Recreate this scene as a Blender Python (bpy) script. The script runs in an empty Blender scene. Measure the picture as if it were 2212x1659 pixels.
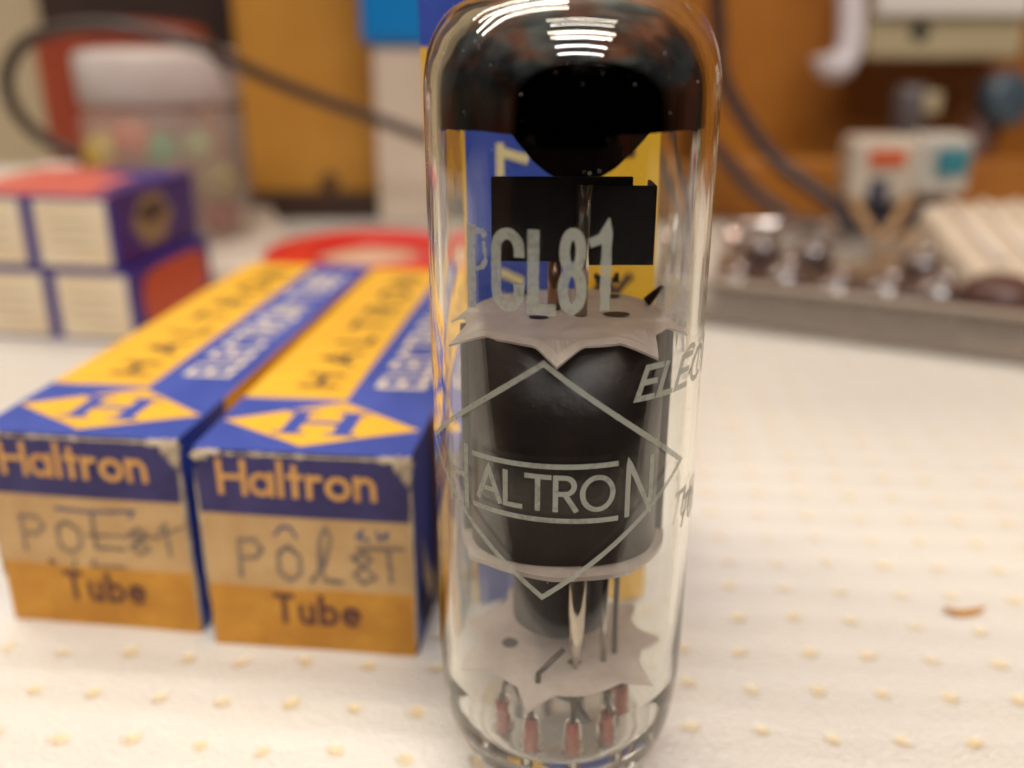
import bpy, bmesh, math, random
from mathutils import Vector, noise as mnoise
random.seed(7)
sc = bpy.context.scene
col = sc.collection
S = 0.001                                   # everything below is written in millimetres
R = math.radians
# ---------------------------------------------------------------- camera
PITCH = R(20.7); FPX = 2050.0
CAM = Vector((-4.4, -73.5, 68.0))
cd = bpy.data.cameras.new('camera'); cam = bpy.data.objects.new('camera', cd); col.objects.link(cam)
cam.location = CAM*S; cam.rotation_euler = (math.pi/2-PITCH, 0, 0)
cd.sensor_width = 36; cd.lens = FPX/2212*36
cd.clip_start = 0.002; cd.clip_end = 30
cd.dof.use_dof = True; cd.dof.focus_distance = 0.0715; cd.dof.aperture_fstop = 16.0
sc.camera = cam
sc.render.resolution_x = 1024; sc.render.resolution_y = 768
sc.view_settings.view_transform = 'Standard'; sc.view_settings.look = 'None'
sc.view_settings.exposure = 0.3; sc.view_settings.gamma = 1
sc.render.engine = 'CYCLES'
try:
    sc.cycles.max_bounces = 24; sc.cycles.transmission_bounces = 20; sc.cycles.glossy_bounces = 10
    sc.cycles.transparent_max_bounces = 24; sc.cycles.blur_glossy = 0.3
    sc.cycles.caustics_refractive = True; sc.cycles.caustics_reflective = True
    sc.cycles.sample_clamp_indirect = 8
except Exception: pass
# ---------------------------------------------------------------- world: a dim warm room
w = bpy.data.worlds.new('World'); sc.world = w; w.use_nodes = True
nt = w.node_tree; nt.nodes.clear()
def N(t, k, **a):
    n = t.nodes.new(k)
    for x, v in a.items(): setattr(n, x, v)
    return n
out = N(nt, 'ShaderNodeOutputWorld'); bg = N(nt, 'ShaderNodeBackground'); bg.inputs[1].default_value = .5
tc = N(nt, 'ShaderNodeTexCoord'); sp = N(nt, 'ShaderNodeSeparateXYZ'); nt.links.new(tc.outputs['Generated'], sp.inputs[0])
r1 = N(nt, 'ShaderNodeValToRGB')
cr = r1.color_ramp
cr.elements[0].position = 0.0; cr.elements[0].color = (.13, .105, .08, 1)
cr.elements[1].position = 1.0; cr.elements[1].color = (.60, .52, .42, 1)
for p, c in ((.42, (.09, .065, .045)), (.52, (.13, .09, .065)), (.62, (.10, .09, .085)), (.74, (.20, .18, .16)), (.86, (.58, .50, .40))):
    e = cr.elements.new(p); e.color = (*c, 1)
ma = N(nt, 'ShaderNodeMath', operation='MULTIPLY_ADD'); ma.inputs[1].default_value = .5; ma.inputs[2].default_value = .5
nt.links.new(sp.outputs['Z'], ma.inputs[0]); nt.links.new(ma.outputs[0], r1.inputs[0])
# dark rounded region towards the person and camera standing on the -y side
mz = N(nt, 'ShaderNodeMath', operation='MAXIMUM'); nt.links.new(sp.outputs['Z'], mz.inputs[0]); mz.inputs[1].default_value = -.1
cbv = N(nt, 'ShaderNodeCombineXYZ'); nt.links.new(sp.outputs['X'], cbv.inputs[0]); nt.links.new(mz.outputs[0], cbv.inputs[2])
sv = N(nt, 'ShaderNodeVectorMath', operation='MULTIPLY_ADD'); sv.inputs[1].default_value = (1.1, 0, 1.35); sv.inputs[2].default_value = (-.13, 0, .12); nt.links.new(cbv.outputs[0], sv.inputs[0])
le = N(nt, 'ShaderNodeVectorMath', operation='LENGTH'); nt.links.new(sv.outputs[0], le.inputs[0])
ys = N(nt, 'ShaderNodeMath', operation='GREATER_THAN'); nt.links.new(sp.outputs['Y'], ys.inputs[0]); ys.inputs[1].default_value = 0
ad_ = N(nt, 'ShaderNodeMath', operation='MULTIPLY_ADD'); nt.links.new(ys.outputs[0], ad_.inputs[0]); ad_.inputs[1].default_value = 2; nt.links.new(le.outputs['Value'], ad_.inputs[2])
my = N(nt, 'ShaderNodeMapRange'); my.inputs[1].default_value = .92; my.inputs[2].default_value = 1.03; my.inputs[3].default_value = .012; my.inputs[4].default_value = 1
nt.links.new(ad_.outputs[0], my.inputs[0])
nz = N(nt, 'ShaderNodeTexNoise'); nz.inputs['Scale'].default_value = 3.2; nz.inputs['Detail'].default_value = 1
nt.links.new(tc.outputs['Generated'], nz.inputs[0])
mr = N(nt, 'ShaderNodeMapRange'); mr.inputs[1].default_value = .35; mr.inputs[2].default_value = .65; mr.inputs[3].default_value = .5; mr.inputs[4].default_value = 1.5
nt.links.new(nz.outputs[0], mr.inputs[0])
mm = N(nt, 'ShaderNodeMath', operation='MULTIPLY'); nt.links.new(my.outputs[0], mm.inputs[0]); nt.links.new(mr.outputs[0], mm.inputs[1])
nq = N(nt, 'ShaderNodeTexNoise'); nq.inputs['Scale'].default_value = 2.2; nq.inputs['Detail'].default_value = 1; nt.links.new(tc.outputs['Generated'], nq.inputs[0])
rq = N(nt, 'ShaderNodeValToRGB'); rq.color_ramp.elements[0].position = .38; rq.color_ramp.elements[0].color = (1.25, .62, .42, 1); rq.color_ramp.elements[1].position = .58; rq.color_ramp.elements[1].color = (.82, 1.0, 1.08, 1)
nt.links.new(nq.outputs[0], rq.inputs[0]); tint = N(nt, 'ShaderNodeVectorMath', operation='MULTIPLY'); nt.links.new(r1.outputs[0], tint.inputs[0]); nt.links.new(rq.outputs[0], tint.inputs[1])
vm = N(nt, 'ShaderNodeVectorMath', operation='SCALE'); nt.links.new(tint.outputs[0], vm.inputs[0]); nt.links.new(mm.outputs[0], vm.inputs['Scale'])
nt.links.new(vm.outputs[0], bg.inputs[0]); nt.links.new(bg.outputs[0], out.inputs[0])
# ---------------------------------------------------------------- the fluorescent lamps of the workshop ceiling
def area(name, loc, sx, sy, power, colr, tgt=(0, 0, 0)):
    l = bpy.data.lights.new(name, 'AREA'); l.shape = 'RECTANGLE'; l.size = sx; l.size_y = sy; l.energy = power; l.color = colr
    o = bpy.data.objects.new(name, l); col.objects.link(o); o.location = loc
    o.rotation_euler = (Vector(tgt)-Vector(loc)).to_track_quat('-Z', 'Y').to_euler(); return o
for ly, lc in ((-.42, (1, .88, .70)), (-.62, (1, .91, .80)), (-.95, (.96, .95, 1)), (-1.2, (.92, .95, 1))):
    area('ceiling_tube', (.12, ly, 1.35), 1.0, .07, 6.2, lc, (.12, ly, 0))
for ly in (.55, .85):
    area('ceiling_tube', (-.75, ly, 1.45), 1.5, .07, 9.0, (1, .90, .76), (-.75, ly, 0))

# ---------------------------------------------------------------- projection helpers (a pixel of the 2212 px wide view -> a point in the place)
FW = Vector((0, math.cos(PITCH), -math.sin(PITCH))); UP = Vector((0, math.sin(PITCH), math.cos(PITCH))); RT = Vector((1, 0, 0))
def ray(x, y): return FW*FPX+RT*(x-1106)+UP*(829-y)
def onz(x, y, z=0):
    d = ray(x, y); return CAM+d*((z-CAM.z)/d.z)
def onD(x, y, D):
    d = ray(x, y); return CAM+d*(D/d.y)
# ---------------------------------------------------------------- materials
MATS = {}
def mat(name, c, rough=.5, metal=0, bump=0, bscale=400, vary=0, vscale=120, c2=None, spec=.5, emit=None, coat=0, trans=0, alpha=1, ior=1.5, det=5, thr=(.4, .6), sheen=0, subs=0):
    if name in MATS: return MATS[name]
    m = bpy.data.materials.new(name); m.use_nodes = True; t = m.node_tree; b = t.nodes['Principled BSDF']
    b.inputs['Base Color'].default_value = (*c, 1); b.inputs['Roughness'].default_value = rough; b.inputs['Metallic'].default_value = metal
    b.inputs['Specular IOR Level'].default_value = spec; b.inputs['Coat Weight'].default_value = coat; b.inputs['IOR'].default_value = ior
    b.inputs['Transmission Weight'].default_value = trans; b.inputs['Alpha'].default_value = alpha
    tc = N(t, 'ShaderNodeTexCoord')
    if vary or c2:
        n = N(t, 'ShaderNodeTexNoise'); n.inputs['Scale'].default_value = vscale; n.inputs['Detail'].default_value = det; n.inputs['Roughness'].default_value = .65
        t.links.new(tc.outputs['Object'], n.inputs[0])
        r = N(t, 'ShaderNodeMapRange'); r.inputs[1].default_value = thr[0]; r.inputs[2].default_value = thr[1]
        t.links.new(n.outputs[0], r.inputs[0])
        mx = N(t, 'ShaderNodeMix', data_type='RGBA')
        t.links.new(r.outputs[0], mx.inputs[0])
        cc = c2 if c2 else tuple(v*(1-vary) for v in c)
        mx.inputs[6].default_value = (*c, 1); mx.inputs[7].default_value = (*cc, 1)
        t.links.new(mx.outputs[2], b.inputs['Base Color'])
    if bump:
        n = N(t, 'ShaderNodeTexNoise'); n.inputs['Scale'].default_value = bscale; n.inputs['Detail'].default_value = 6
        t.links.new(tc.outputs['Object'], n.inputs[0])
        bp = N(t, 'ShaderNodeBump'); bp.inputs['Strength'].default_value = 1; bp.inputs['Distance'].default_value = bump*S
        t.links.new(n.outputs[0], bp.inputs['Height']); t.links.new(bp.outputs[0], b.inputs['Normal'])
    MATS[name] = m; return m
# ---------------------------------------------------------------- mesh builder
class MB:
    def __init__(s): s.v = []; s.f = []; s.m = []; s.sm = []
    def add(s, vs, fs, mi=0, smooth=False):
        o = len(s.v); s.v += [tuple(v) for v in vs]
        for f in fs: s.f.append([i+o for i in f]); s.m.append(mi); s.sm.append(smooth)
        return s
    def box(s, c, d, mi=0, rz=0, skip=()):
        hx, hy, hz = d[0]/2, d[1]/2, d[2]/2; ca, sa = math.cos(rz), math.sin(rz)
        vs = []
        for x, y, z in ((-1,-1,-1),(1,-1,-1),(1,1,-1),(-1,1,-1),(-1,-1,1),(1,-1,1),(1,1,1),(-1,1,1)):
            X, Y = x*hx, y*hy; vs.append((c[0]+X*ca-Y*sa, c[1]+X*sa+Y*ca, c[2]+z*hz))
        return s.add(vs, [(0,3,2,1),(4,5,6,7),(0,1,5,4),(1,2,6,5),(2,3,7,6),(3,0,4,7)], mi)
    def lathe(s, prof, c=(0,0,0), n=96, mi=0, closed=False, axis=None, smooth=True):
        vs = []; m = len(prof)
        q = axis.to_track_quat('Z', 'Y') if axis else None
        for i in range(n):
            a = 2*math.pi*i/n
            for r, z in prof:
                p = Vector((r*math.cos(a), r*math.sin(a), z))
                if q: p = q @ p
                vs.append((p.x+c[0], p.y+c[1], p.z+c[2]))
        fs = []
        for i in range(n):
            j = (i+1) % n
            for k in range(m if closed else m-1):
                l = (k+1) % m
                if prof[k][0] < 1e-9 and prof[l][0] < 1e-9: continue
                fs.append((i*m+k, j*m+k, j*m+l, i*m+l))
        return s.add(vs, fs, mi, smooth)
    def tube(s, pts, r, n=14, mi=0, cap=True):
        pts = [Vector(p) for p in pts]; L = len(pts)
        rs = r if isinstance(r, (list, tuple)) else [r]*L
        vs = []; t0 = (pts[1]-pts[0]).normalized()
        a = t0.orthogonal().normalized()
        for i, p in enumerate(pts):
            t = (pts[min(i+1, L-1)]-pts[max(i-1, 0)]).normalized()
            a = (a-t*a.dot(t)).normalized(); b = t.cross(a)
            for k in range(n):
                g = 2*math.pi*k/n; vs.append(p+(a*math.cos(g)+b*math.sin(g))*rs[i])
        fs = [(i*n+k, i*n+(k+1) % n, (i+1)*n+(k+1) % n, (i+1)*n+k) for i in range(L-1) for k in range(n)]
        s.add(vs, fs, mi, True)
        if cap:
            o = len(s.v)-len(vs)
            s.f.append([o+k for k in range(n)][::-1]); s.m.append(mi); s.sm.append(False)
            s.f.append([o+(L-1)*n+k for k in range(n)]); s.m.append(mi); s.sm.append(False)
        return s
    def build(s, name, mats, parent=None, bevel=0, seg=2, clean=True):
        me = bpy.data.meshes.new(name)
        me.from_pydata([(x*S, y*S, z*S) for x, y, z in s.v], [], s.f)
        if not isinstance(mats, (list, tuple)): mats = [mats]
        for m in mats: me.materials.append(m)
        me.polygons.foreach_set('material_index', s.m); me.polygons.foreach_set('use_smooth', s.sm)
        if clean:
            bm = bmesh.new(); bm.from_mesh(me); bmesh.ops.remove_doubles(bm, verts=bm.verts, dist=1e-7)
            bmesh.ops.dissolve_degenerate(bm, edges=bm.edges, dist=1e-8)
            bmesh.ops.recalc_face_normals(bm, faces=bm.faces); bm.to_mesh(me); bm.free()
        me.update()
        o = bpy.data.objects.new(name, me); col.objects.link(o)
        if parent: o.parent = parent
        if bevel:
            b = o.modifiers.new('bevel', 'BEVEL'); b.width = bevel*S; b.segments = seg; b.limit_method = 'ANGLE'; b.angle_limit = R(40)
        return o
def tag(o, label=None, cat=None, group=None, kind=None):
    if label: o['label'] = label
    if cat: o['category'] = cat
    if group: o['group'] = group
    if kind: o['kind'] = kind
    return o
def empty(name, loc, rz=0, label=None, cat=None, group=None):
    o = bpy.data.objects.new(name, None); col.objects.link(o); o.location = Vector(loc)*S; o.rotation_euler = (0, 0, rz)
    o.empty_display_size = .005
    return tag(o, label, cat, group)
# ---------------------------------------------------------------- stroke lettering
def arc(cx, cy, rx, ry, a0, a1, n=14):
    return [(cx+rx*math.cos(R(a0+(a1-a0)*i/n)), cy+ry*math.sin(R(a0+(a1-a0)*i/n))) for i in range(n+1)]
G = {   # glyph: (advance width, strokes), cap height 1
 'P': (.62, [[(0, 0), (0, 1)], [(0, 1), (.3, 1)]+arc(.3, .75, .28, .25, 90, -90)+[(0, .5)]]),
 'C': (.72, [arc(.42, .5, .42, .5, 50, 310, 22)]),
 'c': (.5, [[(.5, .75), (.5, .78)]+arc(.25, .78, .25, .22, 0, 180, 10)+arc(.25, .22, .25, .22, 180, 360, 10)+[(.5, .26)]]),  # condensed C
 'L': (.5, [[(0, 1), (0, 0), (.5, 0)]]),
 '8': (.5, [arc(.25, .76, .22, .235, 0, 360, 22), arc(.25, .26, .25, .26, 0, 360, 22)]),
 '1': (.3, [[(.05, .8), (.22, .84), (.25, 1), (.25, 0)]]),
 'H': (.7, [[(0, 0), (0, 1)], [(.7, 0), (.7, 1)], [(0, .52), (.7, .52)]]),
 'A': (.8, [[(0, 0), (.4, 1), (.8, 0)], [(.16, .33), (.64, .33)]]),
 'T': (.7, [[(0, 1), (.7, 1)], [(.35, 1), (.35, 0)]]),
 'R': (.62, [[(0, 0), (0, 1)], [(0, 1), (.3, 1)]+arc(.3, .75, .26, .25, 90, -90)+[(0, .5)], [(.28, .5), (.62, 0)]]),
 'O': (.95, [arc(.475, .5, .475, .5, 0, 360, 30)]),
 'N': (.75, [[(0, 0), (0, 1), (.75, 0), (.75, 1)]]),
 'E': (.52, [[(.52, 1), (0, 1), (0, 0), (.52, 0)], [(0, .52), (.44, .52)]]),
 'U': (.65, [[(0, 1), (0, .3)]+arc(.325, .3, .325, .3, 180, 360, 14)+[(.65, 1)]]),
 'B': (.58, [[(0, 0), (0, 1)], [(0, 1), (.28, 1)]+arc(.28, .76, .24, .24, 90, -90)+[(0, .52)], [(0, .52), (.28, .52)]+arc(.28, .26, .28, .26, 90, -90)+[(0, 0)]]),
 'a': (.62, [arc(.3, .31, .28, .3, 0, 360, 20), [(.6, .64), (.6, 0)]]),
 'l': (.1, [[(.05, 1.05), (.05, 0)]]),
 't': (.34, [[(.16, .92), (.16, 0)], [(0, .62), (.34, .62)]]),
 'r': (.34, [[(.03, .64), (.03, 0)], [(.03, .38)]+arc(.26, .38, .22, .24, 170, 70, 8)]),
 'o': (.62, [arc(.31, .31, .29, .3, 0, 360, 20)]),
 'n': (.54, [[(.03, .64), (.03, 0)], [(.03, .36)]+arc(.27, .36, .23, .26, 170, 0, 10)+[(.5, 0)]]),
 'u': (.54, [[(.03, .62), (.03, .26)]+arc(.26, .26, .23, .25, 180, 360, 10)+[(.49, .62)], [(.5, .64), (.5, 0)]]),
 'b': (.62, [[(.04, 1.02), (.04, 0)], arc(.32, .31, .28, .3, 0, 360, 20)]),
 'e': (.62, [[(.03, .33), (.59, .33)]+arc(.31, .31, .28, .3, 5, 310, 18)]),
 ' ': (.5, []),
}
def resample(p, d):
    o = [Vector(p[0])]
    for a, b in zip(p, p[1:]):
        a = Vector(a); b = Vector(b)
        if (b-a).length < 1e-4: continue
        n = max(1, int((b-a).length/d))
        for i in range(1, n+1): o.append(a+(b-a)*i/n)
    return o
def stroke(mb, pts, wd, fn, mi=0, lift=0.0, d=.5, ragged=0):
    """ribbon of width wd along 2-D points; fn(u, v, lift) gives the 3-D point"""
    pts = [Vector(p) for p in resample([Vector(q).to_2d() for q in pts], d)]
    cl = (pts[0]-pts[-1]).length < 1e-6 and len(pts) > 3
    if not cl:
        a = (pts[0]-pts[1]).normalized()*wd*.42; b = (pts[-1]-pts[-2]).normalized()*wd*.42
        pts = [pts[0]+a]+pts+[pts[-1]+b]
    L = len(pts); vs = []
    for i, p in enumerate(pts):
        if cl: t1 = (pts[i]-pts[i-1 if i else L-2]).normalized(); t2 = (pts[(i+1) if i < L-1 else 1]-pts[i]).normalized()
        else:
            t1 = (pts[i]-pts[i-1]).normalized() if i else (pts[1]-pts[0]).normalized()
            t2 = (pts[i+1]-pts[i]).normalized() if i < L-1 else t1
        t = (t1+t2); t = t.normalized() if t.length > .05 else t1
        k = min(1/max(.35, abs(t.dot(t1))), 2.2)
        nrm = Vector((-t.y, t.x))*wd*.5*k
        if ragged:
            nrm = nrm*(1+ragged*mnoise.noise(Vector((p.x*2.1, p.y*2.1, wd*9))))
        for q in (p+nrm, p-nrm): vs.append(fn(q.x, q.y, lift))
    mb.add(vs, [(2*i, 2*i+1, 2*i+3, 2*i+2) for i in range(L-1)], mi)
def text(mb, s, x0, y0, h, w_, wd, fn, gap=.2, mi=0, slant=0, lift=0.0, d=.5, ragged=0, tilt=0):
    """lettering fitted into width w_"""
    tot = sum(G[c][0] for c in s)+gap*(len(s)-1)
    k = w_/tot; x = x0; n = 0
    for c in s:
        for st in G[c][1]:
            n += 1
            stroke(mb, [(x+px*k+slant*py*h, y0+py*h+tilt*(x+px*k-x0)) for px, py in st], wd, fn, mi, lift+n*.004, d, ragged)
        x += (G[c][0]+gap)*k
# ================================================================= SETTING
# tabletop: cream-white embossed plastic mat with a 7 mm grid of small yellowish dimples
def table_material():
    m = bpy.data.materials.new('embossed_white_mat'); m.use_nodes = True; t = m.node_tree; b = t.nodes['Principled BSDF']
    L = t.links.new
    tc = N(t, 'ShaderNodeTexCoord'); mp = N(t, 'ShaderNodeMapping'); L(tc.outputs['Object'], mp.inputs[0])
    mp.inputs['Rotation'].default_value = (0, 0, R(5.2)); mp.inputs['Scale'].default_value = (1/.0071, 1/.0068, 1); mp.inputs['Location'].default_value = (.35, .2, 0)
    wn = N(t, 'ShaderNodeTexNoise'); wn.inputs['Scale'].default_value = 90; wn.inputs['Detail'].default_value = 2; L(tc.outputs['Object'], wn.inputs[0])
    ws = N(t, 'ShaderNodeVectorMath', operation='MULTIPLY_ADD'); L(wn.outputs['Color'], ws.inputs[0]); ws.inputs[1].default_value = (.5, .5, 0); L(mp.outputs[0], ws.inputs[2])
    fr = N(t, 'ShaderNodeVectorMath', operation='FRACTION'); L(ws.outputs[0], fr.inputs[0])
    sb = N(t, 'ShaderNodeVectorMath', operation='SUBTRACT'); L(fr.outputs[0], sb.inputs[0]); sb.inputs[1].default_value = (.5, .5, 0)
    sx = N(t, 'ShaderNodeSeparateXYZ'); L(sb.outputs[0], sx.inputs[0])
    cb = N(t, 'ShaderNodeCombineXYZ'); L(sx.outputs[0], cb.inputs[0]); L(sx.outputs[1], cb.inputs[1])
    ln = N(t, 'ShaderNodeVectorMath', operation='LENGTH'); L(cb.outputs[0], ln.inputs[0])
    dn = N(t, 'ShaderNodeTexNoise'); dn.inputs['Scale'].default_value = 700; dn.inputs['Detail'].default_value = 4; L(tc.outputs['Object'], dn.inputs[0])
    ad = N(t, 'ShaderNodeMath', operation='MULTIPLY_ADD'); L(dn.outputs[0], ad.inputs[0]); ad.inputs[1].default_value = .16; L(ln.outputs['Value'], ad.inputs[2])
    dot = N(t, 'ShaderNodeMapRange', interpolation_type='SMOOTHSTEP'); L(ad.outputs[0], dot.inputs[0]); dot.inputs[1].default_value = .11; dot.inputs[2].default_value = .27; dot.inputs[3].default_value = 1; dot.inputs[4].default_value = 0
    # base colour: pale, slightly mottled
    n2 = N(t, 'ShaderNodeTexNoise'); n2.inputs['Scale'].default_value = 35; n2.inputs['Detail'].default_value = 6; L(tc.outputs['Object'], n2.inputs[0])
    mx0 = N(t, 'ShaderNodeMix', data_type='RGBA'); mx0.inputs[6].default_value = (.72, .69, .67, 1); mx0.inputs[7].default_value = (.82, .78, .69, 1); L(n2.outputs[0], mx0.inputs[0])
    dm = N(t, 'ShaderNodeMath', operation='MULTIPLY'); L(dot.outputs[0], dm.inputs[0]); L(n2.outputs[0], dm.inputs[1])
    dm2 = N(t, 'ShaderNodeMath', operation='MULTIPLY'); L(dm.outputs[0], dm2.inputs[0]); dm2.inputs[1].default_value = 1.3
    mx = N(t, 'ShaderNodeMix', data_type='RGBA'); L(dm2.outputs[0], mx.inputs[0]); L(mx0.outputs[2], mx.inputs[6]); mx.inputs[7].default_value = (.86, .66, .30, 1)
    L(mx.outputs[2], b.inputs['Base Color'])
    # relief
    wv = N(t, 'ShaderNodeMath', operation='ABSOLUTE'); L(sx.outputs[1], wv.inputs[0])
    h1 = N(t, 'ShaderNodeMath', operation='MULTIPLY_ADD'); L(wv.outputs[0], h1.inputs[0]); h1.inputs[1].default_value = .5; 
    dd = N(t, 'ShaderNodeMath', operation='MULTIPLY'); L(dot.outputs[0], dd.inputs[0]); dd.inputs[1].default_value = -.55; L(dd.outputs[0], h1.inputs[2])
    fn_ = N(t, 'ShaderNodeTexNoise'); fn_.inputs['Scale'].default_value = 1900; fn_.inputs['Detail'].default_value = 3; L(tc.outputs['Object'], fn_.inputs[0])
    h2 = N(t, 'ShaderNodeMath', operation='MULTIPLY_ADD'); L(fn_.outputs[0], h2.inputs[0]); h2.inputs[1].default_value = .75; L(h1.outputs[0], h2.inputs[2])
    h3 = N(t, 'ShaderNodeMath', operation='MULTIPLY_ADD'); L(n2.outputs[0], h3.inputs[0]); h3.inputs[1].default_value = 1.2; L(h2.outputs[0], h3.inputs[2])
    bp = N(t, 'ShaderNodeBump'); bp.inputs['Distance'].default_value = .0008; bp.inputs['Strength'].default_value = .9; L(h3.outputs[0], bp.inputs['Height']); L(bp.outputs[0], b.inputs['Normal'])
    b.inputs['Roughness'].default_value = .24; b.inputs['Specular IOR Level'].default_value = .7
    return m
mb = MB(); mb.add([(-420, -42, 0), (420, -42, 0), (420, 330, 0), (-420, 330, 0), (-420, -42, -20), (420, -42, -20), (420, 330, -20), (-420, 330, -20)],
                  [(0, 1, 2, 3), (7, 6, 5, 4), (0, 4, 5, 1), (1, 5, 6, 2), (2, 6, 7, 3), (3, 7, 4, 0)])
tag(mb.build('tabletop', table_material()), 'cream white embossed mat with a grid of small yellow dimples, covering the bench', kind='structure')
# back wall
ochre = mat('ochre_wood_wall', (.42, .15, .012), .5, vscale=9, c2=(.30, .10, .008), bump=.3, bscale=60)
MB().box((80, 334, 190), (1000, 8, 560)).build('wall', ochre)
bpy.data.objects['wall']['kind'] = 'structure'
cream_wall = mat('cream_wall', (.52, .42, .27), .6, c2=(.46, .36, .22), vscale=8)
a = onD(-40, 300, 385); b_ = onD(112, 300, 385)
MB().box(((a.x-200+b_.x)/2, 323, 190), (b_.x-a.x+200, 8, 400)).build('painted_panel', cream_wall)
tag(bpy.data.objects['painted_panel'], 'cream painted panel at the far left edge behind the cable loop', 'panel')
dark = mat('dark_cabinet', (.028, .014, .012), .55, c2=(.045, .02, .012), vscale=12)
b1 = onD(548, 300, 383)
MB().box(((b_.x+b1.x)/2, 322, 170), (b1.x-b_.x-1, 10, 340)).build('cabinet_panel', dark)
tag(bpy.data.objects['cabinet_panel'], 'dark brown cabinet panel between the cream panel and the ochre board', 'panel')
board = mat('ochre_board', (.60, .29, .045), .45, c2=(.50, .22, .03), vscale=14, bump=.2, bscale=80)
c0 = onD(545, 440, 372); c1 = onD(1010, 440, 372)
br = empty('wooden_board', (c0.x, 300, 0), 0, 'upright ochre plywood board with a dark knot, behind the red tape roll', 'board')
mb = MB(); mb.box(((c1.x-c0.x)/2, 0, 175), (c1.x-c0.x, 9, 350)); mb.build('board_panel', board, br, bevel=1)
kn = onD(710, 395, 367)
mb = MB(); mb.lathe([(0, 0), (3.2, 0), (4.5, -.6)], (kn.x-c0.x, -4.8, kn.z), 20, axis=Vector((0, -1, 0))); mb.build('knot', mat('knot_brown', (.12, .05, .02), .6), br)
mb = MB(); mb.box(((c1.x-c0.x)/2-4, -14, 4.5), (c1.x-c0.x+22, 12, 9)); tag(mb.build('shadow_gap_strip', dark), 'dark brown strip standing in for the shadow gap along the foot of the ochre board', 'strip')  # dark strip stands in for the shade in the gap under the board
o = bpy.data.objects['shadow_gap_strip']; o.location = Vector((c0.x, 300, 0))*S

# ================================================================= THE VALVE
RO = 10.95; RI = 9.98
tube = empty('vacuum_tube', (0, 0, 0), 0, 'clear glass radio valve with a black mirrored top, standing upright in front', 'vacuum tube')
gm = bpy.data.materials.new('clear_glass'); gm.use_nodes = True; gt = gm.node_tree; gt.nodes.clear()
go = N(gt, 'ShaderNodeOutputMaterial'); gg = N(gt, 'ShaderNodeBsdfGlass'); gg.inputs['IOR'].default_value = 1.5; gg.inputs['Roughness'].default_value = 0; gg.inputs['Color'].default_value = (.985, .99, .975, 1)
gtc = N(gt, 'ShaderNodeTexCoord'); gmp = N(gt, 'ShaderNodeMapping'); gmp.inputs['Scale'].default_value = (1, 1, .12); gt.links.new(gtc.outputs['Object'], gmp.inputs[0])
gn = N(gt, 'ShaderNodeTexNoise'); gn.inputs['Scale'].default_value = 320; gn.inputs['Detail'].default_value = 2; gt.links.new(gmp.outputs[0], gn.inputs[0])
gb = N(gt, 'ShaderNodeBump'); gb.inputs['Distance'].default_value = .00004; gb.inputs['Strength'].default_value = .5; gt.links.new(gn.outputs[0], gb.inputs['Height']); gt.links.new(gb.outputs[0], gg.inputs['Normal'])
gt.links.new(gg.outputs[0], go.inputs[0])
def spline(pts, n=8):
    o = []
    P = [pts[0]]+list(pts)+[pts[-1]]
    for i in range(1, len(P)-2):
        p0, p1, p2, p3 = [Vector(q) for q in P[i-1:i+3]]
        for k in range(n):
            t = k/n; o.append(.5*((2*p1)+(p2-p0)*t+(2*p0-5*p1+4*p2-p3)*t*t+(3*p1-p0-3*p2+p3)*t**3))
    o.append(Vector(pts[-1])); return o
outer = [(0, 71.3), (3.2, 71.15), (6, 70.6), (8, 69.75), (9.4, 68.6), (10.35, 66.9), (10.85, 64.8), (RO, 62.5)]
outer_low = [(RO, 16.5), (10.8, 13), (10.45, 9.8), (9.9, 7.5), (9.2, 6.2)]
inner_low = [(7.7, 7.5), (8.8, 8.7), (9.5, 10.8), (RI, 14.5)]
inner_top = [(RI, 62.3), (9.85, 64.5), (9.4, 66.2), (8.55, 67.7), (7.2, 68.85), (5, 69.75), (2.5, 70.2), (0, 70.3)]
prof = [tuple(p) for p in spline(outer)]+[(RO, z) for z in (50, 38, 26)]+[tuple(p) for p in spline(outer_low)]
prof += [(8.9, 6.0), (8.6, 5.7), (8.3, 5.0), (7.9, 4.8), (0, 4.8)]
prof2 = [(0, 7.0), (7.0, 7.1)]+[tuple(p) for p in spline(inner_low)]+[(RI, z) for z in (26, 38, 50)]+[tuple(p) for p in spline(inner_top)]
mb = MB(); mb.lathe(prof, n=160); mb.lathe([(r, z) for r, z in prof2], n=160)
bulb = mb.build('glass_bulb', gm, tube, clean=False)
bm = bmesh.new(); bm.from_mesh(bulb.data); bmesh.ops.remove_doubles(bm, verts=bm.verts, dist=1e-7); bmesh.ops.dissolve_degenerate(bm, edges=bm.edges, dist=1e-8)
bmesh.ops.recalc_face_normals(bm, faces=bm.faces); bm.normal_update()
# outer shell normals must point out, inner shell normals into the cavity
for f in bm.faces:
    c = f.calc_center_median(); rr = math.hypot(c.x, c.y)
inn = [f for f in bm.faces if (lambda c: c.z > .0071 and (math.hypot(c.x, c.y) < .0104 if c.z < .062 and c.z > .013 else False))(f.calc_center_median())]
if inn and sum(f.normal.x*f.calc_center_median().x+f.normal.y*f.calc_center_median().y for f in inn) > 0:
    seen = set(inn); st = list(inn)
    while st:
        f = st.pop()
        for e in f.edges:
            for g in e.link_faces:
                if g not in seen: seen.add(g); st.append(g)
    bmesh.ops.reverse_faces(bm, faces=list(seen))
bm.to_mesh(bulb.data); bm.free()
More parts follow.
